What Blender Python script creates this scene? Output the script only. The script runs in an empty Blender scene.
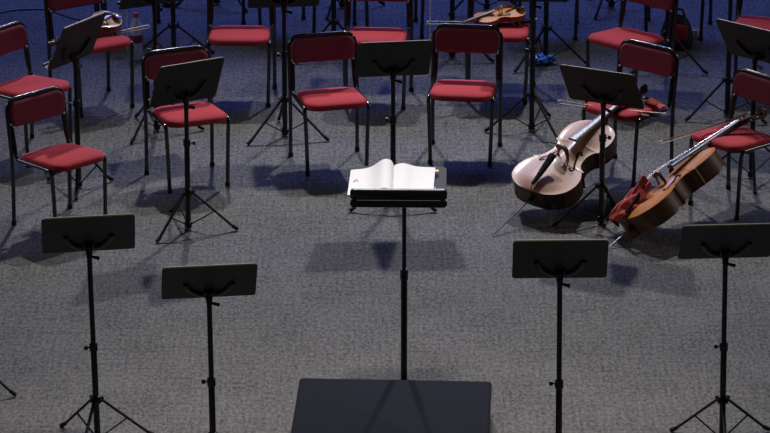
import bpy, bmesh, math, random
from mathutils import Vector, Matrix, noise
random.seed(7)
scn = bpy.context.scene
COL = scn.collection
R = math.radians
PI = math.pi

# ------------------------------------------------------------------ materials
def nodes(name):
    m = bpy.data.materials.new(name); m.use_nodes = True
    nt = m.node_tree
    return m, nt, nt.nodes['Principled BSDF'], nt.nodes.new('ShaderNodeTexCoord')

def mat(name, color, rough=.5, metal=0., spec=.5, var=0., scale=40., bump=0., bscale=200., coat=0., sheen=0.):
    m, nt, b, tc = nodes(name)
    b.inputs['Base Color'].default_value = (*color, 1)
    b.inputs['Roughness'].default_value = rough
    b.inputs['Metallic'].default_value = metal
    b.inputs['Specular IOR Level'].default_value = spec
    b.inputs['Coat Weight'].default_value = coat
    b.inputs['Sheen Weight'].default_value = sheen
    n = nt.nodes.new('ShaderNodeTexNoise'); n.inputs['Scale'].default_value = scale; n.inputs['Detail'].default_value = 3
    nt.links.new(tc.outputs['Object'], n.inputs['Vector'])
    mx = nt.nodes.new('ShaderNodeMix'); mx.data_type = 'RGBA'
    v = max(var, .04)
    mx.inputs[6].default_value = (*[c*(1-v) for c in color], 1)
    mx.inputs[7].default_value = (*[min(1, c*(1+v)) for c in color], 1)
    nt.links.new(n.outputs['Fac'], mx.inputs[0]); nt.links.new(mx.outputs[2], b.inputs['Base Color'])
    if bump:
        n2 = nt.nodes.new('ShaderNodeTexNoise'); n2.inputs['Scale'].default_value = bscale
        nt.links.new(tc.outputs['Object'], n2.inputs['Vector'])
        bp = nt.nodes.new('ShaderNodeBump'); bp.inputs['Strength'].default_value = bump; bp.inputs['Distance'].default_value = .002
        nt.links.new(n2.outputs['Fac'], bp.inputs['Height']); nt.links.new(bp.outputs['Normal'], b.inputs['Normal'])
    return m

def wood(name, dark, light, rough=.25, stretch=(60, 4, 60), coat=.4):
    m, nt, b, tc = nodes(name)
    mp = nt.nodes.new('ShaderNodeMapping'); mp.inputs['Scale'].default_value = stretch
    nt.links.new(tc.outputs['Object'], mp.inputs['Vector'])
    n = nt.nodes.new('ShaderNodeTexNoise'); n.inputs['Scale'].default_value = 1.; n.inputs['Detail'].default_value = 5
    nt.links.new(mp.outputs['Vector'], n.inputs['Vector'])
    n2 = nt.nodes.new('ShaderNodeTexNoise'); n2.inputs['Scale'].default_value = 7.
    nt.links.new(tc.outputs['Object'], n2.inputs['Vector'])
    ad = nt.nodes.new('ShaderNodeMath'); ad.operation = 'AVERAGE' if False else 'ADD'
    nt.links.new(n.outputs['Fac'], ad.inputs[0]); nt.links.new(n2.outputs['Fac'], ad.inputs[1])
    cr = nt.nodes.new('ShaderNodeMapRange'); cr.inputs['From Min'].default_value = .7; cr.inputs['From Max'].default_value = 1.3
    nt.links.new(ad.outputs[0], cr.inputs['Value'])
    mx = nt.nodes.new('ShaderNodeMix'); mx.data_type = 'RGBA'
    mx.inputs[6].default_value = (*dark, 1); mx.inputs[7].default_value = (*light, 1)
    nt.links.new(cr.outputs[0], mx.inputs[0]); nt.links.new(mx.outputs[2], b.inputs['Base Color'])
    b.inputs['Roughness'].default_value = rough; b.inputs['Coat Weight'].default_value = coat
    b.inputs['Coat Roughness'].default_value = .15
    return m

def carpet():
    m, nt, b, tc = nodes('carpet')
    def nz(scale, vec=(1, 1, 1), det=2, rgh=.5):
        mp = nt.nodes.new('ShaderNodeMapping'); mp.inputs['Scale'].default_value = vec
        nt.links.new(tc.outputs['Object'], mp.inputs['Vector'])
        n = nt.nodes.new('ShaderNodeTexNoise'); n.inputs['Scale'].default_value = scale
        n.inputs['Detail'].default_value = det; n.inputs['Roughness'].default_value = rgh
        nt.links.new(mp.outputs['Vector'], n.inputs['Vector']); return n.outputs['Fac']
    def mth(op, a, bb):
        n = nt.nodes.new('ShaderNodeMath'); n.operation = op
        for i, q in enumerate((a, bb)):
            if isinstance(q, (int, float)): n.inputs[i].default_value = q
            else: nt.links.new(q, n.inputs[i])
        return n.outputs[0]
    fine = nz(52, (1, .55, 1), 4, .8)          # loop tufts
    lines = nz(60, (.05, 1, 1), 2)              # crosswise rows
    lines2 = nz(55, (1, .05, 1), 2)             # lengthwise rows
    spot = nz(2.2, (1, 1, 1), 4)                # wear
    s = mth('MULTIPLY', mth('SUBTRACT', fine, .5), 3.6)
    s = mth('ADD', s, mth('MULTIPLY', mth('SUBTRACT', lines, .5), .75))
    s = mth('ADD', s, mth('MULTIPLY', mth('SUBTRACT', lines2, .5), .7))
    s = mth('ADD', s, mth('MULTIPLY', mth('SUBTRACT', spot, .5), .55))
    s = mth('ADD', s, 1.)
    s = mth('MAXIMUM', s, .25)
    mx = nt.nodes.new('ShaderNodeMix'); mx.data_type = 'RGBA'; mx.blend_type = 'MULTIPLY'; mx.inputs[0].default_value = 1
    mx.inputs[6].default_value = (.132, .127, .121, 1)
    nt.links.new(s, mx.inputs[7]); nt.links.new(mx.outputs[2], b.inputs['Base Color'])
    b.inputs['Roughness'].default_value = .95; b.inputs['Specular IOR Level'].default_value = .15
    bp = nt.nodes.new('ShaderNodeBump'); bp.inputs['Strength'].default_value = .5; bp.inputs['Distance'].default_value = .004
    nt.links.new(fine, bp.inputs['Height']); nt.links.new(bp.outputs['Normal'], b.inputs['Normal'])
    return m

def page_mat():
    m, nt, b, tc = nodes('printed_page')
    w = nt.nodes.new('ShaderNodeTexWave'); w.bands_direction = 'Y'; w.inputs['Scale'].default_value = 14
    w.inputs['Distortion'].default_value = .3
    nt.links.new(tc.outputs['Object'], w.inputs['Vector'])
    n = nt.nodes.new('ShaderNodeTexNoise'); n.inputs['Scale'].default_value = 90
    nt.links.new(tc.outputs['Object'], n.inputs['Vector'])
    a = nt.nodes.new('ShaderNodeMath'); a.operation = 'MULTIPLY'
    nt.links.new(w.outputs['Fac'], a.inputs[0]); nt.links.new(n.outputs['Fac'], a.inputs[1])
    mx = nt.nodes.new('ShaderNodeMix'); mx.data_type = 'RGBA'
    mx.inputs[6].default_value = (.96, .95, .97, 1); mx.inputs[7].default_value = (.86, .85, .88, 1)
    nt.links.new(a.outputs[0], mx.inputs[0]); nt.links.new(mx.outputs[2], b.inputs['Base Color'])
    b.inputs['Roughness'].default_value = .7
    return m

M = dict(
    carpet=carpet(),
    red=mat('red_fabric', (.44, .050, .060), .88, 0, .12, .12, 60, .35, 500),
    red_shaded=mat('red_fabric_shaded', (.25, .052, .085), .9, 0, .15, .12, 60, .35, 500),  # seat fabric darkened and blued: shade on the pads put into the colour
    tube=mat('black_tube', (.010, .010, .011), .2, 0, .9),
    stand=mat('black_stand_paint', (.010, .010, .011), .42, 0, .4),
    desk=mat('black_desk_plate', (.026, .0255, .026), .55, 0, .35, .08, 25),
    rim=mat('lit_desk_edge', (.24, .21, .15), .45, .1, .5),  # pale gold paints the light caught along the top edge
    rubber=mat('rubber', (.008, .008, .008), .8),
    chrome=mat('bright_metal', (.75, .75, .78), .2, 1),
    screw=mat('screw_glint', (.85, .85, .85), .5),  # near-white and non-metal: glint of bright metal put into the colour
    board=mat('fingerboard_ebony', (.075, .075, .082), .42, 0, 1.),
    bridge=mat('brown_bridge', (.16, .08, .035), .5),
    under=mat('dark_underside', (.008, .007, .007), .8, 0, .08),
    button=mat('dark_red_button', (.10, .012, .014), .8),
    podium=mat('navy_podium_cover', (.006, .0065, .0120), .85, 0, .08, .10, 6, .2, 120),
    podside=mat('podium_side', (.010, .010, .013), .6),
    page=page_mat(),
    paper=mat('cream_paper', (.72, .66, .55), .8),
    cover=mat('book_cover', (.06, .07, .12), .5),
    yellow=mat('yellow_tab', (.75, .6, .1), .6), purple=mat('purple_tab', (.25, .05, .45), .6),
    redink=mat('red_ink', (.8, .18, .14), .6),
    ebony=mat('ebony', (.012, .010, .010), .25, 0, .6),
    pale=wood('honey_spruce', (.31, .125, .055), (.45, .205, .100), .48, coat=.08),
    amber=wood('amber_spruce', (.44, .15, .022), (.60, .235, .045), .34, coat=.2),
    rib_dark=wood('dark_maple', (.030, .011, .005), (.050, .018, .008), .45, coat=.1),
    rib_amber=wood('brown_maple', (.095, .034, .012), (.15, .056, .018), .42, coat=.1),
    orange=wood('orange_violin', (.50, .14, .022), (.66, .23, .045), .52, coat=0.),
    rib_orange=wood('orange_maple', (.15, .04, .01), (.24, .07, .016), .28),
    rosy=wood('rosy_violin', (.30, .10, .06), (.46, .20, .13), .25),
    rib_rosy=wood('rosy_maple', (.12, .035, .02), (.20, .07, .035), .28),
    maple=wood('bridge_maple', (.42, .25, .12), (.56, .36, .19), .5, coat=0),
    string=mat('string_metal', (.4, .4, .42), .4, 1),
    steel=mat('steel_rod', (.55, .55, .57), .28, 1),
    stick=wood('bow_wood', (.25, .10, .04), (.40, .19, .09), .3),
    hair=mat('bow_hair', (.45, .41, .34), .6),
    cloth=mat('red_cloth', (.52, .065, .045), .9, 0, .15, .2, 30, .3, 300, sheen=.3),
    white=mat('white_plastic', (.8, .8, .82), .4),
    cap=mat('red_cap', (.65, .05, .05), .4),
    label=mat('red_label', (.26, .04, .07), .5),
    bag=mat('black_bag', (.010, .010, .012), .7, bump=.3, bscale=80),
    bagred=mat('red_bag_panel', (.42, .015, .03), .7),
    blue=mat('blue_plastic', (.03, .16, .55), .35),
    cable=mat('grey_cable', (.10, .10, .11), .5),
    black=mat('black_plastic', (.01, .01, .012), .4),
)
def plastic():
    m, nt, b, tc = nodes('clear_plastic')
    b.inputs['Base Color'].default_value = (.80, .88, 1, 1); b.inputs['Roughness'].default_value = .12
    b.inputs['Transmission Weight'].default_value = .35; b.inputs['IOR'].default_value = 1.15
    n = nt.nodes.new('ShaderNodeTexNoise'); n.inputs['Scale'].default_value = 40
    nt.links.new(tc.outputs['Object'], n.inputs['Vector'])
    bp = nt.nodes.new('ShaderNodeBump'); bp.inputs['Strength'].default_value = .2
    nt.links.new(n.outputs['Fac'], bp.inputs['Height']); nt.links.new(bp.outputs['Normal'], b.inputs['Normal'])
    return m
M['plastic'] = plastic()

# ------------------------------------------------------------------ mesh helpers
def obj(name, bm, mats, parent=None, smooth=True, angle=40):
    me = bpy.data.meshes.new(name)
    bmesh.ops.remove_doubles(bm, verts=bm.verts, dist=1e-6)
    bmesh.ops.recalc_face_normals(bm, faces=bm.faces)
    bm.to_mesh(me); bm.free()
    for m in (mats if isinstance(mats, (list, tuple)) else [mats]): me.materials.append(m)
    if smooth:
        me.polygons.foreach_set('use_smooth', [True]*len(me.polygons))
        me.set_sharp_from_angle(angle=R(angle))
    o = bpy.data.objects.new(name, me); COL.objects.link(o)
    if parent: o.parent = parent
    return o

def thing(name, label, cat, loc=(0, 0, 0), rz=0., group=None):
    o = bpy.data.objects.new(name, None); COL.objects.link(o)
    o.empty_display_size = .1
    o.location = loc; o.rotation_euler = (0, 0, rz)
    return tag(o, label, cat, group)
def tag(o, label, cat, group=None):
    o['label'] = label; o['category'] = cat
    if group: o['group'] = group
    return o

def copy_tree(o, parent=None):
    c = o.copy(); COL.objects.link(c)
    if parent: c.parent = parent
    for ch in list(o.children): copy_tree(ch, c)
    return c

def tube(bm, pts, r, seg=10, closed=False, flat=1.):
    pts = [Vector(p) for p in pts]; n = len(pts)
    rr = r if isinstance(r, (list, tuple)) else [r]*n
    T = []
    for i in range(n):
        a = pts[i-1] if (i > 0 or closed) else pts[i]
        b = pts[(i+1) % n] if (i < n-1 or closed) else pts[i]
        T.append((b-a).normalized())
    up = Vector((0, 0, 1)) if abs(T[0].z) < .9 else Vector((1, 0, 0))
    N = (up - T[0]*up.dot(T[0])).normalized(); rings = []
    for i in range(n):
        N = (N - T[i]*N.dot(T[i])).normalized(); B = T[i].cross(N)
        rings.append([bm.verts.new(pts[i] + (N*math.cos(2*PI*k/seg)*flat + B*math.sin(2*PI*k/seg))*rr[i]) for k in range(seg)])
    for i in range(n if closed else n-1):
        a, b = rings[i], rings[(i+1) % n]
        for k in range(seg):
            bm.faces.new((a[k], a[(k+1) % seg], b[(k+1) % seg], b[k]))
    if not closed:
        bm.faces.new(rings[0][::-1]); bm.faces.new(rings[-1])
    return bm

def bend(pts, rad, n=6):
    """polyline with rounded corners"""
    pts = [Vector(p) for p in pts]; out = [pts[0]]
    for i in range(1, len(pts)-1):
        a, p, b = pts[i-1], pts[i], pts[i+1]
        r = rad[i-1] if isinstance(rad, (list, tuple)) else rad
        u = (a-p); v = (b-p); r = min(r, u.length*.49, v.length*.49)
        s = p+u.normalized()*r; e = p+v.normalized()*r
        for k in range(n+1):
            t = k/n; out.append(s*(1-t)**2 + p*2*t*(1-t) + e*t*t)
    out.append(pts[-1]); return out

def lathe(bm, prof, seg=20, c=(0, 0, 0), M_=None):
    """profile [(r,z)] round z"""
    rings = []
    for r, z in prof:
        rings.append([Vector((r*math.cos(2*PI*k/seg), r*math.sin(2*PI*k/seg), z)) for k in range(seg)])
    vs = [[bm.verts.new((M_ @ p if M_ else p) + Vector(c)) for p in ring] for ring in rings]
    for a, b in zip(vs, vs[1:]):
        for k in range(seg): bm.faces.new((a[k], a[(k+1) % seg], b[(k+1) % seg], b[k]))
    bm.faces.new(vs[0][::-1]); bm.faces.new(vs[-1])
    return bm

def box(bm, c, s, M_=None, bev=0.):
    r = bmesh.ops.create_cube(bm, size=1)
    for v in r['verts']: v.co = Vector((v.co.x*s[0], v.co.y*s[1], v.co.z*s[2]))
    if bev:
        e = [e for e in bm.edges if e.verts[0] in r['verts'] and e.verts[1] in r['verts']]
        rb = bmesh.ops.bevel(bm, geom=e, offset=bev, segments=2, affect='EDGES', profile=.5)
        vs = set(v for f in rb['faces'] for v in f.verts) | set(v for v in r['verts'] if v.is_valid)
    else: vs = set(r['verts'])
    for v in vs:
        v.co = (M_ @ v.co if M_ else v.co) + Vector(c)
    return bm

def rrect(w, h, r, n=8):
    out = []; r = max(.0005, min(r, w/2-1e-4, h/2-1e-4))
    for cx, cy, a0 in ((w/2-r, h/2-r, 0), (-w/2+r, h/2-r, 90), (-w/2+r, -h/2+r, 180), (w/2-r, -h/2+r, 270)):
        for k in range(n+1):
            a = R(a0+90*k/n); out.append((cx+r*math.cos(a), cy+r*math.sin(a)))
    return out

def cushion(w, h, r, rings, f, n=8):
    """stack of inset rounded rectangles; rings [(inset,height)], f maps (x,y,height)->Vector"""
    bm = bmesh.new(); vs = []
    for ins, z in rings:
        vs.append([bm.verts.new(f(x, y, z)) for x, y in rrect(w-2*ins, h-2*ins, r-ins*.8, n)])
    for a, b in zip(vs, vs[1:]):
        L = len(a)
        for k in range(L): bm.faces.new((a[k], a[(k+1) % L], b[(k+1) % L], b[k]))
    for ring, rev in ((vs[0], True), (vs[-1], False)):
        c = sum((v.co for v in ring), Vector())/len(ring); cv = bm.verts.new(c); L = len(ring)
        for k in range(L): bm.faces.new((ring[k], ring[(k+1) % L], cv))
    return bm

# ------------------------------------------------------------------ setting
bm = bmesh.new()
vs = [bm.verts.new(p) for p in ((-12, -10, 0), (12, -10, 0), (12, 14, 0), (-12, 14, 0))]; bm.faces.new(vs)
floor = obj('floor', bm, M['carpet'], smooth=False); floor['kind'] = 'structure'

# ------------------------------------------------------------------ chair
TR = .0125
def make_chair():
    t = thing('orchestra_chair', '', 'chair', group='red padded orchestra chairs')
    # seat
    def sf(x, y, z):
        fy = -y      # front is -y
        drop = -.055*max(0, (fy-.10)/.10)**2*.22
        return Vector((x*(1-.03*(y+.2)/.4), y-.026, .422 + z + .018*(fy/.2) + drop))
    obj('seat', cushion(.398, .415, .085, [(.012, 0), (.002, .006), (0, .018), (.003, .028), (.010, .036), (.024, .041), (.05, .044), (.10, .0465), (.14, .047)], sf), M['red'], t)
    def pf(x, y, z): return Vector((x*(1-.03*(y+.2)/.4), y-.026, .408 + z + .018*(-y/.2)))
    obj('seat_pan', cushion(.385, .40, .08, [(.02, 0), (.004, .004), (.004, .016)], pf), M['under'], t)
    # backrest pad with two dimples
    def bf(x, y, z):
        d = 0
        for bx_ in (-.085, .085): d += .018*math.exp(-(((x-bx_)**2+(y-.005)**2)/(2*.021**2)))
        return Vector((x, .213+.12*y - z + (d if z > .015 else 0) + .012*(1-(x/.2)**2), .688+y))
    rings = [(.010, -.016), (.002, -.012), (0, -.004), (.001, .008), (.006, .016), (.013, .020)] + [(i*.008+.02, .022+.002*min(1, i/4)) for i in range(0, 8)]
    pad = obj('backrest', cushion(.412, .156, .055, rings, bf, 12), M['red_shaded'], t)
    for bx_ in (-.085, .085):
        b = bmesh.new(); lathe(b, [(.002, -.003), (.010, -.002), (.011, .001), (.006, .003), (.001, .0035)], 12, bf(bx_, .005, .022), Matrix.Rotation(R(90), 3, 'X'))
        obj('button', b, M['button'], pad)
    # outer frame: arch of the backrest
    y0 = .192
    arch = bend([(-.215, y0, .45), (-.213, .236, .778), (.213, .236, .778), (.215, y0, .45)], .085, 8)
    obj('back_frame', tube(bmesh.new(), arch, TR), M['tube'], t)
    for s in (-1, 1):
        lg = obj('leg', tube(bmesh.new(), [(s*.215, .192, .012), (s*.215, .186, .25), (s*.215, y0, .45)], TR), M['tube'], t)
        b = bmesh.new(); lathe(b, [(.013, 0), (.016, .002), (.016, .022), (.0135, .026)], 12, (s*.215, .192, 0)); obj('foot_cap', b, M['rubber'], lg)
        rail = bend([(s*.192, .211, .622), (s*.195, .183, .48), (s*.202, .160, .422), (s*.203, -.125, .434)], [.10, .05], 7)
        obj('seat_rail', tube(bmesh.new(), rail, TR*.95), M['tube'], t)
        lg = obj('leg', tube(bmesh.new(), bend([(s*.203, -.12, .434), (s*.203, -.176, .434), (s*.196, -.180, .30), (s*.188, -.185, .012)], [.055, .06], 6), TR), M['tube'], t)
        b = bmesh.new(); lathe(b, [(.013, 0), (.016, .002), (.016, .022), (.0135, .026)], 12, (s*.188, -.185, 0)); obj('foot_cap', b, M['rubber'], lg)
        b = bmesh.new(); lathe(b, [(.001, -.006), (.006, -.005), (.006, .004), (.001, .006)], 10, (s*.193, .193, .618), Matrix.Rotation(R(90), 3, 'X')); obj('screw', b, M['screw'], t)
    # under-seat cross bar
    obj('cross_bar', tube(bmesh.new(), [(-.200, -.11, .412), (.200, -.11, .412)], .009, 8), M['tube'], t)
    return t

chairs = [  # x, y, rotation (deg, 0 = facing the audience), label
    (-1.948, -.139, 42.6, 'red padded chair at front left turned right, bare seat, nearest to the lone left stands'),
    (-1.215, .650, 21., 'red padded chair right behind the tilted stand with a full tripod, beneath its dark desk'),
    (-.341, .951, 13.5, 'red padded chair with an empty seat, just left of the stand behind the open score'),
    (.493, 1.114, -7., 'red padded chair with an empty seat, in front of the chair holding the orange violin'),
    (1.500, .775, -38., 'red padded chair carrying the pale cello\'s scroll and a red cloth'),
    (2.130, .205, -46., 'red padded chair at right edge carrying the amber cello\'s neck and a bow'),
    (-1.905, 2.092, 32., 'red padded chair with a violin on it beside the plastic water bottle'),
    (-2.250, 1.15, 49., 'red padded chair cut off by the left edge, behind the front left chair'),
    (-.947, 2.230, -1., 'red padded chair with empty seat facing straight ahead, right of the water bottle'),
    (-.055, 2.190, -4., 'red padded chair whose seat shows above the desk behind the open score'),
    (.748, 2.309, -6., 'red padded chair with the orange violin and its bow on the seat'),
    (1.588, 2.141, -40., 'red padded chair with empty seat turned left, directly behind the pale cello\'s chair'),
    (2.490, 2.420, -16., 'red padded chair at the top right corner above the leaning black desk'),
    (.035, 3.640, 10., 'back row chair showing only thin black legs above the seat behind the score stand'),
    (1.114, 3.630, 0., 'back row chair showing only black legs right of the orange violin'),
    (2.007, 3.659, -10., 'back row chair showing only black legs around the dark bag with red panel'),
    (-1.775, 3.640, 3., 'back row chair showing only black legs behind the plastic water bottle'),
    (-.72, 3.68, 16., 'back row chair showing only black legs above the straight facing empty chair'),
]
proto = make_chair()
for i, (x, y, a, lab) in enumerate(chairs):
    o = proto if i == 0 else copy_tree(proto)
    o.location = (x, y, 0); o.rotation_euler = (0, 0, R(a)); o['label'] = lab

# ------------------------------------------------------------------ music stands
def make_stand(x, y, zd, yaw, tilt, legrot, lab, name='music_stand', dw=.482, dh=.335, hub=.25, reach=.29, clamp=.57, knobdir=200, clip=None, wide=False):
    t = thing(name, lab, 'music stand', (x, y, 0), 0, 'black folding music stands')
    # pole and rod
    b = bmesh.new(); lathe(b, [(.014, .02), (.0165, .024), (.0165, clamp-.02), (.0145, clamp-.015)], 14)
    obj('pole', b, M['stand'], t)
    b = bmesh.new(); lathe(b, [(.0135, clamp-.03), (.0135, zd+.01)], 12); obj('upper_rod', b, M['stand'], t)
    b = bmesh.new(); lathe(b, [(.0165, clamp-.045), (.022, clamp-.04), (.022, clamp), (.015, clamp+.006)], 14); cl = obj('clamp', b, M['stand'], t)
    a = R(knobdir); d = Vector((math.cos(a), math.sin(a), 0))
    b = bmesh.new(); tube(b, [d*.015+Vector((0, 0, clamp-.02)), d*.04+Vector((0, 0, clamp-.02))], .005, 8)
    tube(b, [d*.034+Vector((0, 0, clamp-.02)), d*.050+Vector((0, 0, clamp-.02))], [.014, .012], 10); obj('clamp_knob', b, M['stand'], cl)
    # tripod
    b = bmesh.new(); lathe(b, [(.014, hub-.02), (.030, hub-.016), (.032, hub+.004), (.024, hub+.018), (.014, hub+.022)], 16); obj('tripod_collar', b, M['stand'], t)
    b = bmesh.new(); lathe(b, [(.012, .008), (.022, .012), (.022, .05), (.0145, .055)], 14); obj('lower_collar', b, M['stand'], t)
    for k in range(3):
        a = R(legrot+120*k); d = Vector((math.cos(a), math.sin(a), 0))
        p0 = d*.026+Vector((0, 0, hub)); p1 = d*reach+Vector((0, 0, .012))
        lg = obj('leg', tube(bmesh.new(), [p0, p1], .0095, 8, flat=.8), M['stand'], t)
        b = bmesh.new(); tube(b, [p1-(p1-p0).normalized()*.03, p1+d*.012+Vector((0, 0, -.001))], [.012, .0115], 8); obj('rubber_foot', b, M['rubber'], lg)
        b = bmesh.new(); tube(b, [p0-d*.006+Vector((0, 0, -.006)), p0+d*.014+Vector((0, 0, .010))], .012, 8, flat=.7); obj('hinge', b, M['stand'], lg)
        obj('brace', tube(bmesh.new(), [d*.02+Vector((0, 0, .035)), p0.lerp(p1, .52)], .006, 6, flat=.7), M['stand'], t)
    # desk frame
    Rz = Matrix.Rotation(R(yaw), 3, 'Z'); sa, ca = math.sin(R(tilt)), math.cos(R(tilt))
    up = Vector((0, -sa, ca)); nb = Vector((0, -ca, -sa)); o0 = Vector((0, .09*sa+.012, zd-.01-.374*(.09*sa+.012)))
    def P(u, v, w=0.): return Rz @ (o0 + Vector((u, 0, 0)) + up*v + nb*w)
    bmd = bmesh.new(); vs = []
    for ins, w in ((.0, 0.), (0., .004)):
        vs.append([bmd.verts.new(P(px, py+dh/2, w)) for px, py in rrect(dw, dh, .018, 5)])
    L = len(vs[0])
    for k in range(L): bmd.faces.new((vs[0][k], vs[0][(k+1) % L], vs[1][(k+1) % L], vs[1][k]))
    bmd.faces.new(vs[0]); bmd.faces.new(vs[1][::-1])
    dk = obj('desk', bmd, M['desk'], t)
    # rolled top edge and bottom tray
    obj('desk_rim', tube(bmesh.new(), [P(-dw/2+.016, dh-.001, -.002), P(dw/2-.016, dh-.001, -.002)], .0045, 8), M['rim'], dk)
    b = bmesh.new()
    q = [P(-dw/2+.01, .002, 0), P(dw/2-.01, .002, 0), P(dw/2-.01, .002, -.055), P(-dw/2+.01, .002, -.055), P(-dw/2+.01, .022, -.06), P(dw/2-.01, .022, -.06)]
    q2 = [p + (Rz @ up)*.003 for p in q[:4]]
    f0 = [b.verts.new(p) for p in q[:4]]; f1 = [b.verts.new(p) for p in q2]
    b.faces.new(f0); b.faces.new(f1[::-1])
    for k in range(4): b.faces.new((f0[k], f0[(k+1) % 4], f1[(k+1) % 4], f1[k]))
    tube(b, [P(-dw/2+.012, .010, -.055), P(dw/2-.012, .010, -.055)], .009, 6, flat=.4)
    obj('tray', b, M['desk'], dk, smooth=False)
    # fork bracket on the back
    fork = [(-.122, .156), (-.118, .142), (-.104, .100), (-.070, .056), (-.030, .036), (0, .032), (.030, .036), (.070, .056), (.104, .100), (.118, .142), (.122, .156)]
    b = bmesh.new(); tube(b, [P(u, v, .012) for u, v in fork], [.012, .0155, .0165, .0155, .018, .023, .018, .0155, .0165, .0155, .012], 8, flat=.5)
    obj('bracket', b, M['stand'], t)
    b = bmesh.new(); tube(b, [Vector((0, 0, zd-.07)), Vector((0, 0, zd-.02)), P(0, .06, .014)], [.0115, .018, .022], 10)
    for s in (-1, 1): tube(b, [P(s*.016, .05, .016), P(s*.022, .095, .02)], [.011, .006], 8)
    obj('tilt_joint', b, M['stand'], t)
    b = bmesh.new(); tube(b, [Rz @ Vector((.012, 0, zd-.045)), Rz @ Vector((.052, -.004, zd-.056))], [.007, .011], 8); obj('wing_knob', b, M['stand'], t)
    if clip:
        for s in clip:
            b = bmesh.new(); tube(b, [P(s*(dw/2-.02), .012, -.03), P(s*(dw/2+.035), .016, -.03)], [.007, .005], 8); obj('page_clip', b, M['chrome'], dk)
    return t

stands = [ # x, y, zdesk, yaw, tilt, legrot, label, extras
    (-1.517, -3.418, 1.10, 6, 38, 14, 'black music stand at front left with tripod visible, taller of the left pair', {}),
    (-.885, -3.895, 1.03, 6, 41, 80, 'shorter right stand of the front left pair, pole running out of the bottom', {'knobdir': 170}),
    (.897, -3.920, 1.145, 0, 35, 80, 'black music stand in front of the pale cello, pole running out of the bottom', {'knobdir': 170}),
    (1.781, -3.418, 1.06, 2, 39, 30, 'black music stand at front right with its tripod at the bottom corner', {'knobdir': 170}),
    (-1.182, -.215, .82, 28, 26, -6, 'black music stand with full tripod standing before a red chair, sheet at its corner', {'knobdir': 0, 'hub': .24, 'dw': .43}),
    (.049, .218, .84, 7, 33, 90, 'black music stand directly behind the open score, between two empty red chairs', {}),
    (1.303, -.129, .78, -25, 34, -48, 'black music stand right in front of the pale cello, its desk slanting down right', {'knobdir': 10, 'dw': .48}),
    (2.275, .683, .785, -39, 33, 30, 'black music stand at the right edge with a big slanted desk above the amber cello', {}),
    (2.217, 1.860, 1.0, -20, 20, 83, 'tall black stand pole and tripod left of the slanted right edge desk', {}),
    (-1.890, .505, .835, 55, 24, 30, 'black music stand turned steeply at the left edge, violin scroll behind it', {'dw': .42, 'reach': .22}),
    (-.639, 1.470, .88, 6, 30, -21, 'black music stand cut by the top edge, left of the chair beside the score stand', {}),
    (-1.463, 1.568, .862, 27, 30, 0, 'black music stand with desk at the top edge just behind the water bottle', {}),
    (-1.422, 2.993, .99, 8, 20, 30, 'black stand tripod on the blue floor right of the water bottle', {}),
    (-.345, 3.079, .97, 4, 20, 93, 'black stand tripod behind the empty chair with chrome rim, desk out of view', {}),
    (.940, 1.566, .885, -2, 30, -55, 'black music stand right of the chair before the orange violin, tripod fully visible', {}),
    (1.080, 2.950, .94, -4, 20, -15, 'black stand tripod standing over the blue plastic bag', {}),
    (.453, 3.057, .90, 3, 20, -22, 'black stand tripod seen under the backrest before the orange violin', {}),
    (.712, 4.126, .97, 0, 20, 88, 'black stand at top edge above the orange violin, only tripod legs visible', {}),
    (-.301, 4.172, .93, 0, 20, 10, 'black stand at top edge left of the seat behind the score, one tripod foot visible', {}),
    (1.586, 4.172, .93, 0, 20, 245, 'black stand at top edge above the empty left turned seat, one pale leg visible', {}),
    (-1.181, 4.265, .93, 0, 20, -44, 'black stand at top edge above the straight facing empty chair, one foot visible', {}),
    (-2.296, -2.731, 1.05, 80, 25, -12, 'black stand beyond the left edge showing a single tripod foot', {}),
    (1.886, 2.83, .95, -10, 20, -28, 'black stand behind the left turned empty chair with a long leg beside the bag', {}),
]
for i, (x, y, zd, yaw, tilt, lr, lab, ex) in enumerate(stands):
    if i > 3: ex = {'dw': .452, 'dh': .322, **ex}
    o = make_stand(x, y, zd, yaw, tilt, lr, lab, **ex)
    if i < 4: o.rotation_euler.y = (-.018, -.010, -.009, -.012)[i]

# ------------------------------------------------------------------ podium
t = thing('conductor_podium', 'low dark navy conductor podium at the bottom edge', 'podium', (.03, -3.62, 0), R(-2.6))
def slab(bm, w, d, z0, z1, r):
    vs = []
    for z, ins in ((z0, 0), (z1-.012, 0), (z1-.004, .003), (z1, .012)):
        vs.append([bm.verts.new((px, py, z)) for px, py in rrect(w-2*ins, d-2*ins, r, 4)])
    L = len(vs[0])
    for a, b in zip(vs, vs[1:]):
        for k in range(L): bm.faces.new((a[k], a[(k+1) % L], b[(k+1) % L], b[k]))
    bm.faces.new(vs[0][::-1]); bm.faces.new(vs[-1]); return bm
obj('top', slab(bmesh.new(), 1.03, 1.2, .165, .20, .02), M['podium'], t)
obj('base', slab(bmesh.new(), 1.01, 1.18, 0, .165, .015), M['podside'], t)

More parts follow.
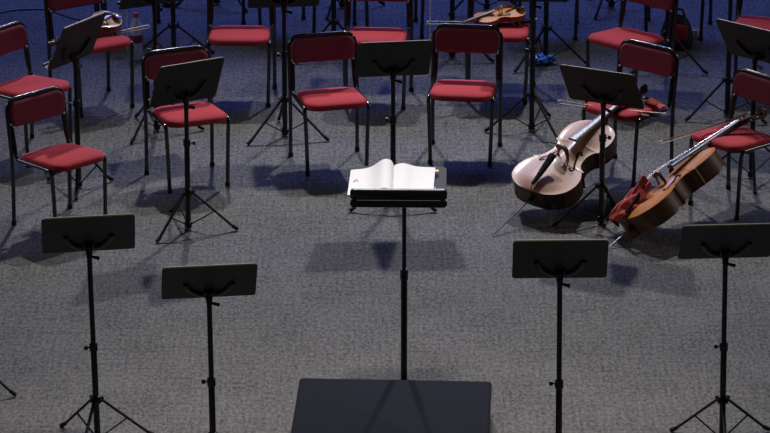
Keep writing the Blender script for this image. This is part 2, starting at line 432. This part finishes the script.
# ------------------------------------------------------------------ conductor stand
CX, CY, CZ = .103, -2.741, 1.19
t = thing('conductor_stand', 'black conductor stand with a deep tray holding the open white score', 'music stand', (CX, CY, 0))
b = bmesh.new(); lathe(b, [(.155, 0), (.16, .006), (.155, .018), (.06, .028), (.02, .04)], 32); obj('base', b, M['rubber'], t)
b = bmesh.new(); lathe(b, [(.015, .03), (.0175, .035), (.0175, .70), (.014, .71)], 16); obj('pole', b, M['stand'], t)
b = bmesh.new(); lathe(b, [(.0115, .68), (.0115, CZ+.02)], 14); obj('upper_rod', b, M['stand'], t)
b = bmesh.new(); lathe(b, [(.018, .66), (.022, .665), (.022, .72), (.015, .725)], 16); obj('clamp', b, M['stand'], t)
tl = R(8); DW, DD = .505, .36
cs, sn = math.cos(tl), math.sin(tl)
RC = Matrix.Rotation(R(-1.0), 3, 'Z')
def CP(u, v, w=0.):   # u right, v away from conductor, w off the plate
    return RC @ (Vector((-.028+u, 0, CZ+.02)) + Vector((0, cs, sn))*(v-.17) + Vector((0, -sn, cs))*w)
b = bmesh.new(); vs = []
for w in (0, .006): vs.append([b.verts.new(CP(px, py+DD/2, w)) for px, py in rrect(DW, DD, .03, 6)])
L = len(vs[0]); b.faces.new(vs[0][::-1]); b.faces.new(vs[1])
for k in range(L): b.faces.new((vs[0][k], vs[0][(k+1) % L], vs[1][(k+1) % L], vs[1][k]))
M['tray'] = mat('grey_black_tray', (.035, .033, .042), .7, 0, .2)
dk = obj('desk', b, M['tray'], t)
for nm, h0, h1, mm in (('lip', .000, .060, 'stand'), ('apron', -.046, -.004, 'stand')):
    b = bmesh.new(); vs = []
    for dv in (-.014, -.010, .006, .010):
        ins = .004 if dv in (-.014, .010) else 0
        vs.append([b.verts.new(CP(px, dv, (h0+h1)/2+py)) for px, py in rrect(DW+.01-2*ins, h1-h0-2*ins, .022, 6)])
    L = len(vs[0]); b.faces.new(vs[0]); b.faces.new(vs[-1][::-1])
    for a_, b_ in zip(vs, vs[1:]):
        for k in range(L): b.faces.new((a_[k], a_[(k+1) % L], b_[(k+1) % L], b_[k]))
    obj(nm, b, M[mm], dk)
obj('groove', tube(bmesh.new(), [CP(-DW/2+.03, -.010, -.002), CP(DW/2-.03, -.010, -.002)], .003, 6), M['chrome'], dk)
b = bmesh.new(); box(b, CP(0.03, .17, -.02), (.16, .12, .03), None, .006); obj('tilt_block', b, M['stand'], t)

# score
sb = thing('open_score', 'open white music score lying on the conductor stand tray', 'book', CP(0, 0, 0) + Vector((CX, CY, 0)))
O0 = -CP(0, 0, 0)
PW, PH = .232, .30
SP = -.028   # spine u
def leaf(side, hump, z0, w):
    bm = bmesh.new(); nx, ny = 30, 10; g = []
    for i in range(nx+1):
        s = i/nx; row = []
        for j in range(ny+1):
            f = j/ny
            if side < 0: h = z0*(1-.5*s) + hump*math.exp(-((s-.20)/.26)**2)*min(1, (s/.06)**.5)
            else: h = z0*(1-.25*s) + hump*math.exp(-((s-.22)/.22)**2)*min(1, (s/.06)**.5)
            h *= .75+.25*f
            uu = SP + side*s*w - (.012*(1-f)*s if side < 0 else .010*(1-f)*s)
            row.append((uu, .012+PH*f - (.020*s if side < 0 else .004*s)*f, h))
        g.append(row)
    top = [[bm.verts.new(CP(u, v, .007+h)+O0) for u, v, h in row] for row in g]
    bot = [[bm.verts.new(CP(u, v, .0065)+O0) for u, v, h in row] for row in g]
    for i in range(nx):
        for j in range(ny):
            bm.faces.new((top[i][j], top[i+1][j], top[i+1][j+1], top[i][j+1]))
            bm.faces.new((bot[i][j+1], bot[i+1][j+1], bot[i+1][j], bot[i][j]))
    ed = [(i, 0) for i in range(nx)]+[(nx, j) for j in range(ny)]+[(i, ny) for i in range(nx, 0, -1)]+[(0, j) for j in range(ny, 0, -1)]
    for k in range(len(ed)):
        a, c = ed[k], ed[(k+1) % len(ed)]
        bm.faces.new((bot[a[0]][a[1]], bot[c[0]][c[1]], top[c[0]][c[1]], top[a[0]][a[1]]))
    return bm, g
lb, lg_ = leaf(-1, .050, .024, PW)
obj('left_pages', lb, M['page'], sb)
rb, rg_ = leaf(1, .018, .028, PW*.95)
obj('right_pages', rb, M['page'], sb)
def on(gr, i, j, dz=.0085): u, v, h = gr[i][j]; return CP(u, v, dz+h)+O0
b = bmesh.new()
tube(b, [on(lg_, 27, 5), on(lg_, 26, 6), on(lg_, 26, 5), on(lg_, 25, 6), on(lg_, 24, 5)], .0022, 5); obj('red_mark', b, M['redink'], sb)
b = bmesh.new(); u, v, h = rg_[30][9]; box(b, CP(u+.008, v, h*.8+.007)+O0, (.022, .03, .003)); obj('yellow_tab', b, M['yellow'], sb, smooth=False)
b = bmesh.new(); u, v, h = rg_[30][2]; box(b, CP(u+.004, v, h*.6+.008)+O0, (.016, .09, .004)); obj('purple_tab', b, M['purple'], sb, smooth=False)

# ------------------------------------------------------------------ bowed instruments
HALF = [(0, 0), (.12, .008), (.21, .05), (.27, .12), (.291, .21), (.280, .29), (.255, .345), (.236, .372), (.250, .388),
        (.205, .412), (.172, .46), (.156, .53), (.162, .585), (.182, .63), (.214, .652), (.203, .672), (.218, .72), (.226, .79),
        (.215, .86), (.18, .925), (.12, .968), (.06, .988), (0, .995)]
def outline():
    pts = []; P_ = [Vector((-HALF[1][0], HALF[1][1]))]+[Vector(p) for p in HALF]+[Vector((-HALF[-2][0], HALF[-2][1]))]
    sharp = {7, 8, 14, 15}
    for i in range(1, len(P_)-2):
        p0, p1, p2, p3 = P_[i-1], P_[i], P_[i+1], P_[i+2]
        if i-1 in sharp: p0 = p1
        if i in sharp: p3 = p2
        for k in range(6):
            t_ = k/6
            pts.append(.5*((2*p1)+(p2-p0)*t_+(2*p0-5*p1+4*p2-p3)*t_*t_+(3*p1-p0-3*p2+p3)*t_**3))
    pts.append(P_[-2].copy())
    # keep y increasing so that every crosswise row has one width
    out = [pts[0]]
    for p in pts[1:]:
        out.append(Vector((max(p.x, 0), max(p.y, out[-1].y+.0012))))
    return out
OUT = outline()
def width_at(y):
    for a, b in zip(OUT, OUT[1:]):
        if a.y <= y <= b.y: return a.x+(b.x-a.x)*(y-a.y)/max(1e-9, b.y-a.y)
    return 0

def make_instrument(name, lab, cat, Lb, rib, arch, belly, ribm, frame, neck, fb_len, endpin=0., chin=False, wf=1., group=None):
    """local axes: x across, y from tail to scroll, z out of the belly"""
    t = bpy.data.objects.new(name, None); COL.objects.link(t); t.empty_display_size = .1; t.matrix_world = frame; tag(t, lab, cat, group)
    k = Lb/.755
    def az(x, y, w): # height of the belly over the rib top
        if w < 1e-6: return 0
        u = min(1, abs(x)/w); e = min(1, (y/Lb)/.16, (1-y/Lb)/.14); e = max(0, e)
        e = math.sin(e*PI/2)
        return arch*(.5+.5*math.cos(PI*min(1, u*1.06)))*e**.8
    rows = [p for p in OUT]; nc = 14
    bm = bmesh.new(); tp, bk = [], []
    for p in rows:
        w = p.x*Lb*wf; y = p.y*Lb
        tp.append([bm.verts.new((w*(-1+2*i/nc), y, rib/2+.002+az(w*(-1+2*i/nc), y, w))) for i in range(nc+1)])
        bk.append([bm.verts.new((w*(-1+2*i/nc), y, -rib/2-.002-az(w*(-1+2*i/nc), y, w)*.8)) for i in range(nc+1)])
    def ff(vs, m):
        vs = list(dict.fromkeys(vs))
        if len(vs) > 2:
            f = bm.faces.new(vs); f.material_index = m
    for a, b in zip(tp, tp[1:]):
        for i in range(nc): ff((a[i], a[i+1], b[i+1], b[i]), 0)
    for a, b in zip(bk, bk[1:]):
        for i in range(nc): ff((a[i+1], a[i], b[i], b[i+1]), 1)
    # plate edges and ribs
    def strip(side):
        prev = None
        for r_, p in enumerate(rows):
            w = p.x*Lb*wf; i = nc if side > 0 else 0
            T_, B_ = tp[r_][i], bk[r_][i]
            ins = .0045*k; wi = max(0, w-ins); yy = p.y*Lb + (ins if p.y < .03 else (-ins if p.y > .97 else 0))
            e = .0045*k
            cur = [T_, bm.verts.new((side*w, p.y*Lb, T_.co.z-e)), bm.verts.new((side*wi, yy, rib/2-.002-e*.6)), bm.verts.new((side*wi, yy, -rib/2+.002+e*.6)), bm.verts.new((side*w, p.y*Lb, B_.co.z+e)), B_]
            if prev:
                for q in range(5):
                    ff((prev[q], prev[q+1], cur[q+1], cur[q]), 0 if q == 0 else (1 if q in (1, 2, 3) else 1))
            prev = cur
    strip(1); strip(-1)
    body = obj('body', bm, [belly, ribm], t, angle=50)
    # f-holes
    for s in (-1, 1):
        cy = .50*Lb
        P_ = [(.062, .075), (.050, .090), (.038, .078), (.042, .055), (.056, .028), (.066, 0), (.078, -.030), (.094, -.055), (.100, -.078), (.088, -.090), (.076, -.076)]
        pts = []
        cx0 = .048
        for px, py in P_:
            X = s*(px+.030-.012)*k*1.05*wf; Y = cy + py*k - .03*k
            pts.append((X, Y, rib/2+.0032+az(X, Y, width_at(Y/Lb)*Lb*wf)))
        b = bmesh.new(); tube(b, bend(pts, .02*k, 4), .0062*k, 6, flat=1.)
        for q in (0, -1):
            bmesh.ops.create_icosphere(b, subdivisions=1, radius=.0105*k, matrix=Matrix.Translation(pts[q]))
        for v in b.verts:
            zz = rib/2+.0032+az(v.co.x, v.co.y, width_at(v.co.y/Lb)*Lb*wf); v.co.z = zz+(v.co.z-zz)*.12
        obj('f_hole', b, M['under'], t)
    by = .455*Lb; bz = rib/2+arch; bh = .088*k
    # bridge: two feet, waist and arched top
    b = bmesh.new(); pro = [(-.046, 0), (-.030, 0), (-.026, .020), (-.018, .046), (-.008, .060), (.008, .060), (.018, .046), (.026, .020), (.030, 0), (.046, 0), (.046, .008), (.036, .020), (.030, .045), (.043, .062), (.040, .078), (.018, .088), (-.018, .088), (-.040, .078), (-.043, .062), (-.030, .045), (-.036, .020), (-.046, .008)]
    f0 = [b.verts.new((x*k, by-.005*k, bz-.004*k+z*k)) for x, z in pro]; f1 = [b.verts.new((x*k, by+.005*k, bz-.004*k+z*k)) for x, z in pro]
    for q in range(len(pro)): b.faces.new((f0[q], f0[(q+1) % len(pro)], f1[(q+1) % len(pro)], f1[q]))
    b.faces.new(f0[::-1]); b.faces.new(f1); bmesh.ops.triangulate(b, faces=b.faces)
    obj('bridge', b, M['bridge'] if endpin else M['maple'], t, smooth=False)
    sy0, sz0 = by, bz+bh-.004*k                      # string line at the bridge
    ny = Lb+neck; nz_ = rib/2+.018*k                   # nut
    def sl(y): return sz0+(nz_-sz0)*(y-sy0)/(ny-sy0)
    # fingerboard
    b = bmesh.new(); prev = None
    for q in range(9):
        y = ny-fb_len*q/8; hw = (.0165+.017*q/8)*k; z = sl(y)-(.004+.010*q/8)*k
        ring = [b.verts.new((hw*math.cos(a), y, z-.009*k+.010*k*math.sin(a))) for a in [PI*i/8 for i in range(9)]]+[b.verts.new((-hw, y, z-.018*k)), b.verts.new((hw, y, z-.018*k))]
        if prev:
            for i in range(11): b.faces.new((prev[i], prev[(i+1) % 11], ring[(i+1) % 11], ring[i]))
        else: b.faces.new(ring)
        prev = ring
    b.faces.new(prev[::-1]); obj('fingerboard', b, M['board'], t)
    # neck, heel and pegbox
    b = bmesh.new()
    zt = lambda y: sl(y)-.026*k
    tube(b, [(0, Lb-.004*k, rib/2-.02*k), (0, Lb+.012*k, rib/2-.018*k), (0, Lb+.04*k, zt(Lb+.04*k)-.008*k), (0, Lb+.10*k, zt(Lb+.10*k)-.002*k), (0, ny-.03*k, zt(ny)), (0, ny+.01*k, zt(ny)-.004*k), (0, ny+.07*k, zt(ny)-.022*k), (0, ny+.14*k, zt(ny)-.050*k)],
         [.026*k, .026*k, .022*k, .0185*k, .0165*k, .020*k, .018*k, .014*k], 12)
    obj('neck', b, ribm, t)
    # scroll
    b = bmesh.new(); c = Vector((0, ny+.165*k, zt(ny)-.045*k)); pts = []; rr = []
    for q in range(34):
        a = R(200 - q*20); rad = (.034-.00085*q)*k
        pts.append(c+Vector((0, math.cos(a)*rad, math.sin(a)*rad))); rr.append((.0125-.0001*q)*k)
    tube(b, pts, rr, 8)
    tube(b, [c+Vector((-.024*k, 0, 0)), c+Vector((.024*k, 0, 0))], .010*k, 10)
    obj('scroll', b, ribm, t)
    for q, (s, d) in enumerate(((1, .03), (-1, .055), (1, .085), (-1, .11))):
        y = ny+d*k; z = zt(ny)-.008*k-d*.30*k
        b = bmesh.new(); tube(b, [(-s*.020*k, y, z), (s*.045*k, y, z)], [.0045*k, .0065*k], 8)
        tube(b, [(s*.043*k, y, z), (s*.052*k, y, z), (s*.066*k, y, z), (s*.072*k, y, z)], [.006*k, .014*k, .015*k, .008*k], 10, flat=.5)
        obj('peg', b, M['ebony'], t)
    # tailpiece
    b = bmesh.new(); prev = None; ty0, ty1 = .035*Lb, .335*Lb
    for q in range(8):
        s = q/7; y = ty0+(ty1-ty0)*s; hw = (.011+.016*s**.8)*k; z = (bz*.0+rib/2+.016*k)+(sz0-rib/2-.045*k)*s**1.1 + arch*.7
        ring = [b.verts.new((hw*math.cos(a), y, z+.009*k*math.sin(a))) for a in [PI*i/6 for i in range(7)]]+[b.verts.new((-hw, y, z-.006*k)), b.verts.new((hw, y, z-.006*k))]
        if prev:
            for i in range(9): b.faces.new((prev[i], prev[(i+1) % 9], ring[(i+1) % 9], ring[i]))
        else: b.faces.new(ring)
        prev = ring
    b.faces.new(prev[::-1]); tz = z
    tube(b, [(0, ty0, rib/2+.016*k+arch*.7), (0, 0, rib/2+.006*k), (0, -.006*k, 0)], .003*k, 6)
    obj('tailpiece', b, M['ebony'], t)
    for q in range(4):
        x = (-1.5+q)
        b = bmesh.new(); tube(b, [(x*.010*k, ty1-.01*k, tz+.006*k), (x*.0165*k, sy0, sz0+.002*k), (x*.0075*k, ny, nz_+.001*k), (x*.006*k, ny+.05*k, zt(ny)+.008*k)], .0006, 5)
        obj('string', b, M['string'], t)
    if endpin:
        b = bmesh.new(); tube(b, [(0, .01, 0), (0, -.014, 0), (0, -.03, 0)], [.017, .016, .010], 12)
        ep = obj('endpin_collar', b, M['ebony'], t)
        b = bmesh.new(); tube(b, [(0, -.02, 0), (0, -endpin+.03, 0), (0, -endpin, 0)], [.0048, .0048, .002], 8); obj('endpin_rod', b, M['steel'], ep)
    if chin:
        b = bmesh.new(); X0, Y0 = -.055, .045
        lathe(b, [(.002, -.004), (.020, -.003), (.033, .004), (.034, .009), (.028, .0075), (.012, .004), (.001, .0035)], 20, (0, 0, 0))
        for v in b.verts: v.co = Vector((v.co.x*1.05-.034, v.co.y*.8+.030, v.co.z+rib/2+arch+.006))
        cr = obj('chin_rest', b, M['ebony'], t)
        b = bmesh.new()
        for dx in (-.010, .010): tube(b, [(dx-.03, -.003, rib/2+arch+.004), (dx-.03, -.004, -rib/2-.004)], .0028, 8)
        obj('clamp', b, M['chrome'] if chin == 1 else M['white'], cr)
        b = bmesh.new(); tube(b, [(-.10, .09, -rib/2-.030), (-.05, .075, -rib/2-.022), (0, .07, -rib/2-.018), (.05, .075, -rib/2-.020), (.10, .09, -rib/2-.028)], [.009, .012, .012, .012, .009], 8, flat=.6)
        for s in (-1, 1): tube(b, [(s*.085, .085, -rib/2-.026), (s*.092, .085, -rib/2+.004)], .004, 6)
        obj('shoulder_rest', b, M['black'], t)
    return t

def frame(tail, head, roll, off=0.):
    """y axis from tail to head, z as close to straight up as possible, turned by roll about the axis"""
    y = (Vector(head)-Vector(tail)).normalized(); z = Vector((0, 0, 1)); z = (z-y*z.dot(y)).normalized(); x = y.cross(z)
    m = Matrix((x, y, z)).transposed()
    m = m @ Matrix.Rotation(R(roll), 3, 'Y')
    return Matrix.Translation(Vector(tail)+y*off) @ m.to_4x4()

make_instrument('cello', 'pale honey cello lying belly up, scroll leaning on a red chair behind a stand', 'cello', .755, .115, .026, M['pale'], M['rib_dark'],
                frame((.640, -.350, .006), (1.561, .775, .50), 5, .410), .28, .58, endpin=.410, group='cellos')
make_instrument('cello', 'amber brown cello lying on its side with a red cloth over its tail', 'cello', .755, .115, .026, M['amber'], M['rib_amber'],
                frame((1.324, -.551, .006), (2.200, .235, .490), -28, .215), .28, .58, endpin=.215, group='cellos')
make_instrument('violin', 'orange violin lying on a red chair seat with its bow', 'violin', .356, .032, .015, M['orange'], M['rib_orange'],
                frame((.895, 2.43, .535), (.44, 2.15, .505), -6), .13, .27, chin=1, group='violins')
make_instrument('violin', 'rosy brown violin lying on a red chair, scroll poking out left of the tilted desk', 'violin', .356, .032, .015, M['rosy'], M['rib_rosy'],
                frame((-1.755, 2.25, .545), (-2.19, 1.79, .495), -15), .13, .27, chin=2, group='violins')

def make_bow(name, lab, a, b_, side=Vector((0, 0, -1)), group='bows'):
    """a = tip, b_ = frog end"""
    a, b_ = Vector(a), Vector(b_); t = thing(name, lab, 'bow', b_, 0, group)
    d = a-b_; L_ = d.length; d.normalize(); s = Vector(side); s = (s-d*s.dot(d)).normalized()
    st = []; 
    for q in range(9):
        f = q/8; st.append(d*L_*f+s*(.010*math.sin(PI*f)))
    obj('stick', tube(bmesh.new(), st, [.0055-.002*q/8 for q in range(9)], 8), M['stick'], t)
    b = bmesh.new(); tube(b, [d*.03+s*.003, d*.035+s*.020, d*.085+s*.020, d*.092+s*.004], [.006, .010, .010, .005], 8); obj('frog', b, M['ebony'], t)
    b = bmesh.new(); tube(b, [d*(-.018), d*.004], [.006, .006], 10); obj('screw', b, M['screw'], t)
    b = bmesh.new(); tube(b, [d*(L_-.012), d*(L_+.004)+s*.004, d*(L_+.008)+s*.022], [.0045, .006, .005], 8); obj('tip', b, M['white'], t)
    obj('hair', tube(bmesh.new(), [d*.085+s*.024, d*(L_+.004)+s*.020], .004, 6, flat=.8), M['hair'], t)
    return t

make_bow('bow', 'bow across the red chair behind the pale cello, mostly hidden by the slanted stand desk', (1.080, .785, .475), (1.705, .505, .485))
make_bow('bow', 'pale bow slanting over the seat beside the amber cello\'s fingerboard', (1.654, -.085, .515), (2.215, .400, .525))
make_bow('bow', 'bow lying level across the chair with the orange violin', (.282, 2.357, .485), (.985, 2.400, .485))
make_bow('bow', 'bow with its tip pointing at the water bottle, under the rosy violin', (-1.547, 2.252, .492), (-2.156, 1.914, .485))

# ------------------------------------------------------------------ red cloths
def cloth(name, lab, path, width, height, seed, cat='cloth'):
    """bunched strip of fabric following a path; path = points with an up vector each"""
    bm = bmesh.new(); nu, nv = 44, 26; g = []
    n = len(path)
    def at(u):
        f = u*(n-1); i = min(int(f), n-2); f -= i
        p = path[i][0].lerp(path[i+1][0], f); up = path[i][1].lerp(path[i+1][1], f).normalized()
        d = (path[i+1][0]-path[i][0]).normalized(); return p, up, d.cross(up).normalized()
    for i in range(nu+1):
        u = i/nu; p, up, sd = at(u); row = []
        w = width*(.62+.38*math.sin(PI*min(1, u*1.1+.12)))*(1+.25*noise.noise(Vector((u*5, seed, 0))))
        for j in range(nv+1):
            v = -1+2*j/nv
            prof = max(0, 1-abs(v)**2.2)
            fold = .45*math.sin(v*7+u*4+seed)+.35*math.sin(v*12-u*9+seed*2)+.8*noise.noise(Vector((u*6, v*2.5, seed)))
            h = height*(prof*(.75+.35*fold))+.004
            row.append(bm.verts.new(p+sd*(v*w/2+.012*noise.noise(Vector((u*7, v*2, seed+5))))+up*h))
        g.append(row)
    for i in range(nu):
        for j in range(nv): bm.faces.new((g[i][j], g[i+1][j], g[i+1][j+1], g[i][j+1]))
    o = obj(name, bm, M['cloth'], None, angle=80)
    md = o.modifiers.new('thick', 'SOLIDIFY'); md.thickness = .004; md.offset = 1
    return tag(o, lab, cat, 'red cloths')
F2 = frame((1.324, -.551, .006), (2.200, .235, .490), -28, .215)
N2 = (F2.to_3x3() @ Vector((0, 0, 1))); 
def L2(x, y, z): return F2 @ Vector((x, y, z))
NL = F2.to_3x3() @ Vector((-.5, -.3, 1))
cloth('red_cloth', 'crumpled red cloth draped over the tail of the amber cello', [(L2(-.10, -.005, .035), NL), (L2(-.085, .06, .068), N2), (L2(-.055, .14, .078), N2), (L2(-.02, .22, .10), N2), (L2(.0, .27, .13), N2)], .20, .075, 3)
Z = Vector((0, 0, 1))
cloth('red_cloth', 'folded red cloth on the chair seat beside the pale cello\'s scroll', [(Vector((1.585, .80, .475)), Z), (Vector((1.64, .76, .475)), Z), (Vector((1.695, .67, .478)), Z), (Vector((1.715, .60, .478)), Z)], .060, .016, 8)

# ------------------------------------------------------------------ small things on the floor
t = thing('water_bottle', 'clear plastic water bottle with red cap and label on the blue floor', 'bottle', (-1.675, 3.03, 0))
b = bmesh.new(); lathe(b, [(.030, 0), (.040, .004), (.043, .02), (.041, .05), (.043, .06), (.041, .07), (.043, .09), (.0415, .10), (.0415, .18), (.043, .19), (.041, .205), (.042, .22), (.036, .245), (.024, .27), (.0145, .29), (.0135, .30), (.0135, .312)], 28)
obj('body', b, M['plastic'], t)
b = bmesh.new(); lathe(b, [(.015, .300), (.0165, .302), (.0165, .325), (.014, .329)], 20); obj('cap', b, M['cap'], t)
b = bmesh.new()
lathe(b, [(.0422, .125), (.0430, .127), (.0430, .178), (.0422, .180)], 28); obj('label', b, M['label'], t)

t = thing('bag', 'black bag with a red front panel on the floor near the right stands', 'bag', (1.985, 3.30, 0), R(-20))
b = cushion(.22, .18, .07, [(.01, 0), (0, .02), (.004, .10), (.02, .16), (.04, .205), (.06, .225), (.075, .23)], lambda x, y, z: Vector((x, y, z*(1+.12*noise.noise(Vector((x*9, y*9, z*5))))+.0)), 8)
obj('body', b, M['bag'], t)
b = cushion(.15, .11, .03, [(.004, 0), (0, .006), (.01, .018), (.03, .022)], lambda x, y, z: Vector((.025+x, -.086-z+.16*max(0, y-.02), .135+y)), 8); obj('front_panel', b, M['bagred'], t)
b = bmesh.new(); tube(b, bend([(-.05, 0, .22), (-.04, 0, .27), (.04, 0, .27), (.05, 0, .22)], .04), .008, 8); obj('handle', b, M['bag'], t)
b = bmesh.new(); tube(b, bend([(.06, -.085, .09), (.03, -.110, .07), (-.02, -.105, .06), (-.06, -.085, .07)], .04), .007, 8); obj('strap', b, M['bagred'], t)

b = bmesh.new(); bmesh.ops.create_icosphere(b, subdivisions=4, radius=1)
for v in b.verts:
    q = 1+.38*noise.noise(v.co*1.7+Vector((3, 1, 2)))+.2*noise.noise(v.co*4.5)
    v.co = Vector((v.co.x*.088*q, v.co.y*.06*q, max(0, .034+v.co.z*.036*q)))
o = obj('plastic_bag', b, M['blue'], None, angle=25); o.location = (1.05, 2.93, 0); o.rotation_euler.z = R(8); tag(o, 'crumpled blue plastic bag on the floor under a stand tripod', 'bag')

t = thing('mute_cup', 'small dark round cup with a shiny rim at the top edge', 'cup', (-1.520, 4.24, 0))
b = bmesh.new(); lathe(b, [(.035, 0), (.040, .005), (.046, .03), (.044, .032), (.036, .012), (.001, .010)], 24); obj('body', b, M['black'], t)
b = bmesh.new(); tube(b, [(.046*math.cos(2*PI*k/24), .046*math.sin(2*PI*k/24), .031) for k in range(24)], .004, 6, closed=True); obj('rim', b, M['chrome'], t)

t = thing('paper_cup', 'small white paper cup on the floor right of the black bag', 'cup', (2.130, 3.52, 0))
b = bmesh.new(); lathe(b, [(.022, 0), (.024, .002), (.033, .052), (.031, .052), (.023, .006), (.001, .005)], 24); obj('body', b, M['white'], t)
b = bmesh.new(); tube(b, [(.033*math.cos(2*PI*k/24), .033*math.sin(2*PI*k/24), .053) for k in range(24)], .0025, 6, closed=True); obj('rim', b, M['white'], t)

# thin speckled chains, from the floor up past the top of the view
for x, y, lab in ((.300, 2.70, 'thin speckled silver chain hanging beside the score stand\'s rear desk'), (-1.746, 3.20, 'thin speckled silver chain hanging left of the water bottle')):
    b = bmesh.new(); z = .004; q = 0
    while z < 2.6:
        r = .0065
        lk = [Vector(((r*.6*math.cos(a) if q % 2 else 0), (0 if q % 2 else r*.6*math.cos(a)), z+.011+.013*math.sin(a))) for a in [2*PI*k/8 for k in range(8)]]
        tube(b, lk, .0024, 4, closed=True); z += .020; q += 1
    o = obj('hanging_chain', b, M['screw'], None); o.location = (x, y, 0); tag(o, lab, 'chain', 'hanging chains')

pts = bend([(-2.75, 4.00, .006), (-2.59, 4.12, .006), (-2.36, 4.13, .006), (-2.22, 3.965, .006), (-2.10, 3.87, .006), (-1.98, 3.88, .006), (-1.9, 4.0, .006)], .08, 6)
o = obj('floor_cable', tube(bmesh.new(), pts, .006, 8), M['cable']); tag(o, 'thin grey cable curving over the floor at the top left', 'cable')

def sheet(lab, c, yaw, tilt, w, h, turn=0.):
    b = bmesh.new(); Rz = Matrix.Rotation(R(yaw), 3, 'Z'); up = Vector((0, -math.sin(R(tilt)), math.cos(R(tilt)))); nb = Vector((0, -math.cos(R(tilt)), -math.sin(R(tilt))))
    ct, sn_ = math.cos(R(turn)), math.sin(R(turn))
    g = [[b.verts.new(Rz @ (Vector((w*(i/6-.5)*ct-h*j/6*sn_, 0, 0))+up*(h*j/6*ct+w*(i/6-.5)*sn_)+nb*(-.002-.006*math.sin(PI*i/6)))) for j in range(7)] for i in range(7)]
    for i in range(6):
        for j in range(6): b.faces.new((g[i][j], g[i+1][j], g[i+1][j+1], g[i][j+1]))
    o = obj('music_sheet', b, M['paper']); o.location = c
    md = o.modifiers.new('thick', 'SOLIDIFY'); md.thickness = .0015
    return tag(o, lab, 'sheet music', 'loose music sheets')
def desk_point(i, u, v, w):
    x, y, zd, yaw, tilt = stands[i][:5]
    sa, ca = math.sin(R(tilt)), math.cos(R(tilt))
    return Vector((x, y, 0)) + Matrix.Rotation(R(yaw), 3, 'Z') @ (Vector((u, .09*sa+.012, zd-.01-.374*(.09*sa+.012))) + Vector((0, -sa, ca))*v + Vector((0, -ca, -sa))*w), yaw, tilt
for i, u, v, turn, lab in ((4, -.112, .030, 9, 'cream music sheet poking out at the left corner of the tilted desk with full tripod'),
                           (9, -.108, .026, 9, 'white music sheet poking out of the steeply turned left desk'),
                           (6, .137, .030, -9, 'cream music sheet edge at the right corner of the desk before the pale cello')):
    p, yw, ti = desk_point(i, u, v, -.004); sheet(lab, p, yw, ti, .21, .08, turn)

# ------------------------------------------------------------------ light
def aim(o, target):
    o.rotation_euler = (Vector(target)-o.location).to_track_quat('-Z', 'Y').to_euler()
def area(name, loc, target, sx, sy, power, col, spread=180):
    l = bpy.data.lights.new(name, 'AREA'); l.shape = 'RECTANGLE'; l.size = sx; l.size_y = sy; l.energy = power; l.color = col; l.spread = R(spread)
    o = bpy.data.objects.new(name, l); COL.objects.link(o); o.location = loc; aim(o, target); return o
def spot(name, loc, target, power, col, cone, blend, rad):
    l = bpy.data.lights.new(name, 'SPOT'); l.energy = power; l.color = col; l.spot_size = R(cone); l.spot_blend = blend; l.shadow_soft_size = rad
    o = bpy.data.objects.new(name, l); COL.objects.link(o); o.location = loc; aim(o, target); return o
spot('rear_spot', (-1.2, 7.6, 9), (-.5, -1.7, 0), 3000, (.97, .97, 1), 44, 1, .2)
spot('rear_spot', (2.2, 7.6, 9), (.5, -1.7, 0), 3000, (.97, .97, 1), 44, 1, .2)
spot('overhead_spot', (0, -3.6, 9), (0, -5.0, 0), 1900, (1, .92, .82), 50, 1, .5)
area('side_wash', (-11, 1.8, 6.0), (0, .3, .6), 3, 2, 15, (1, .93, .90), 50)
area('side_wash', (11, 1.8, 6.0), (0, .3, .6), 3, 2, 15, (1, .93, .90), 50)
area('blue_wash', (0, 9.2, 6.2), (0, 4.6, 0), 9, 2, 170, (.15, .23, 1), 80)
w = bpy.data.worlds.new('hall'); scn.world = w; w.use_nodes = True
w.node_tree.nodes['Background'].inputs['Color'].default_value = (.35, .42, .60, 1)
w.node_tree.nodes['Background'].inputs['Strength'].default_value = .028

# ------------------------------------------------------------------ camera
cam = bpy.data.cameras.new('camera'); co = bpy.data.objects.new('camera', cam); COL.objects.link(co)
pitch, D = R(20.5), 25.0
co.location = (0, -D*math.cos(pitch), D*math.sin(pitch)); co.rotation_euler = (PI/2-pitch, 0, 0)
cam.sensor_width = 36; cam.lens = 36*4125/770; cam.clip_end = 200
scn.camera = co
scn.view_settings.view_transform = 'Standard'; scn.view_settings.look = 'None'
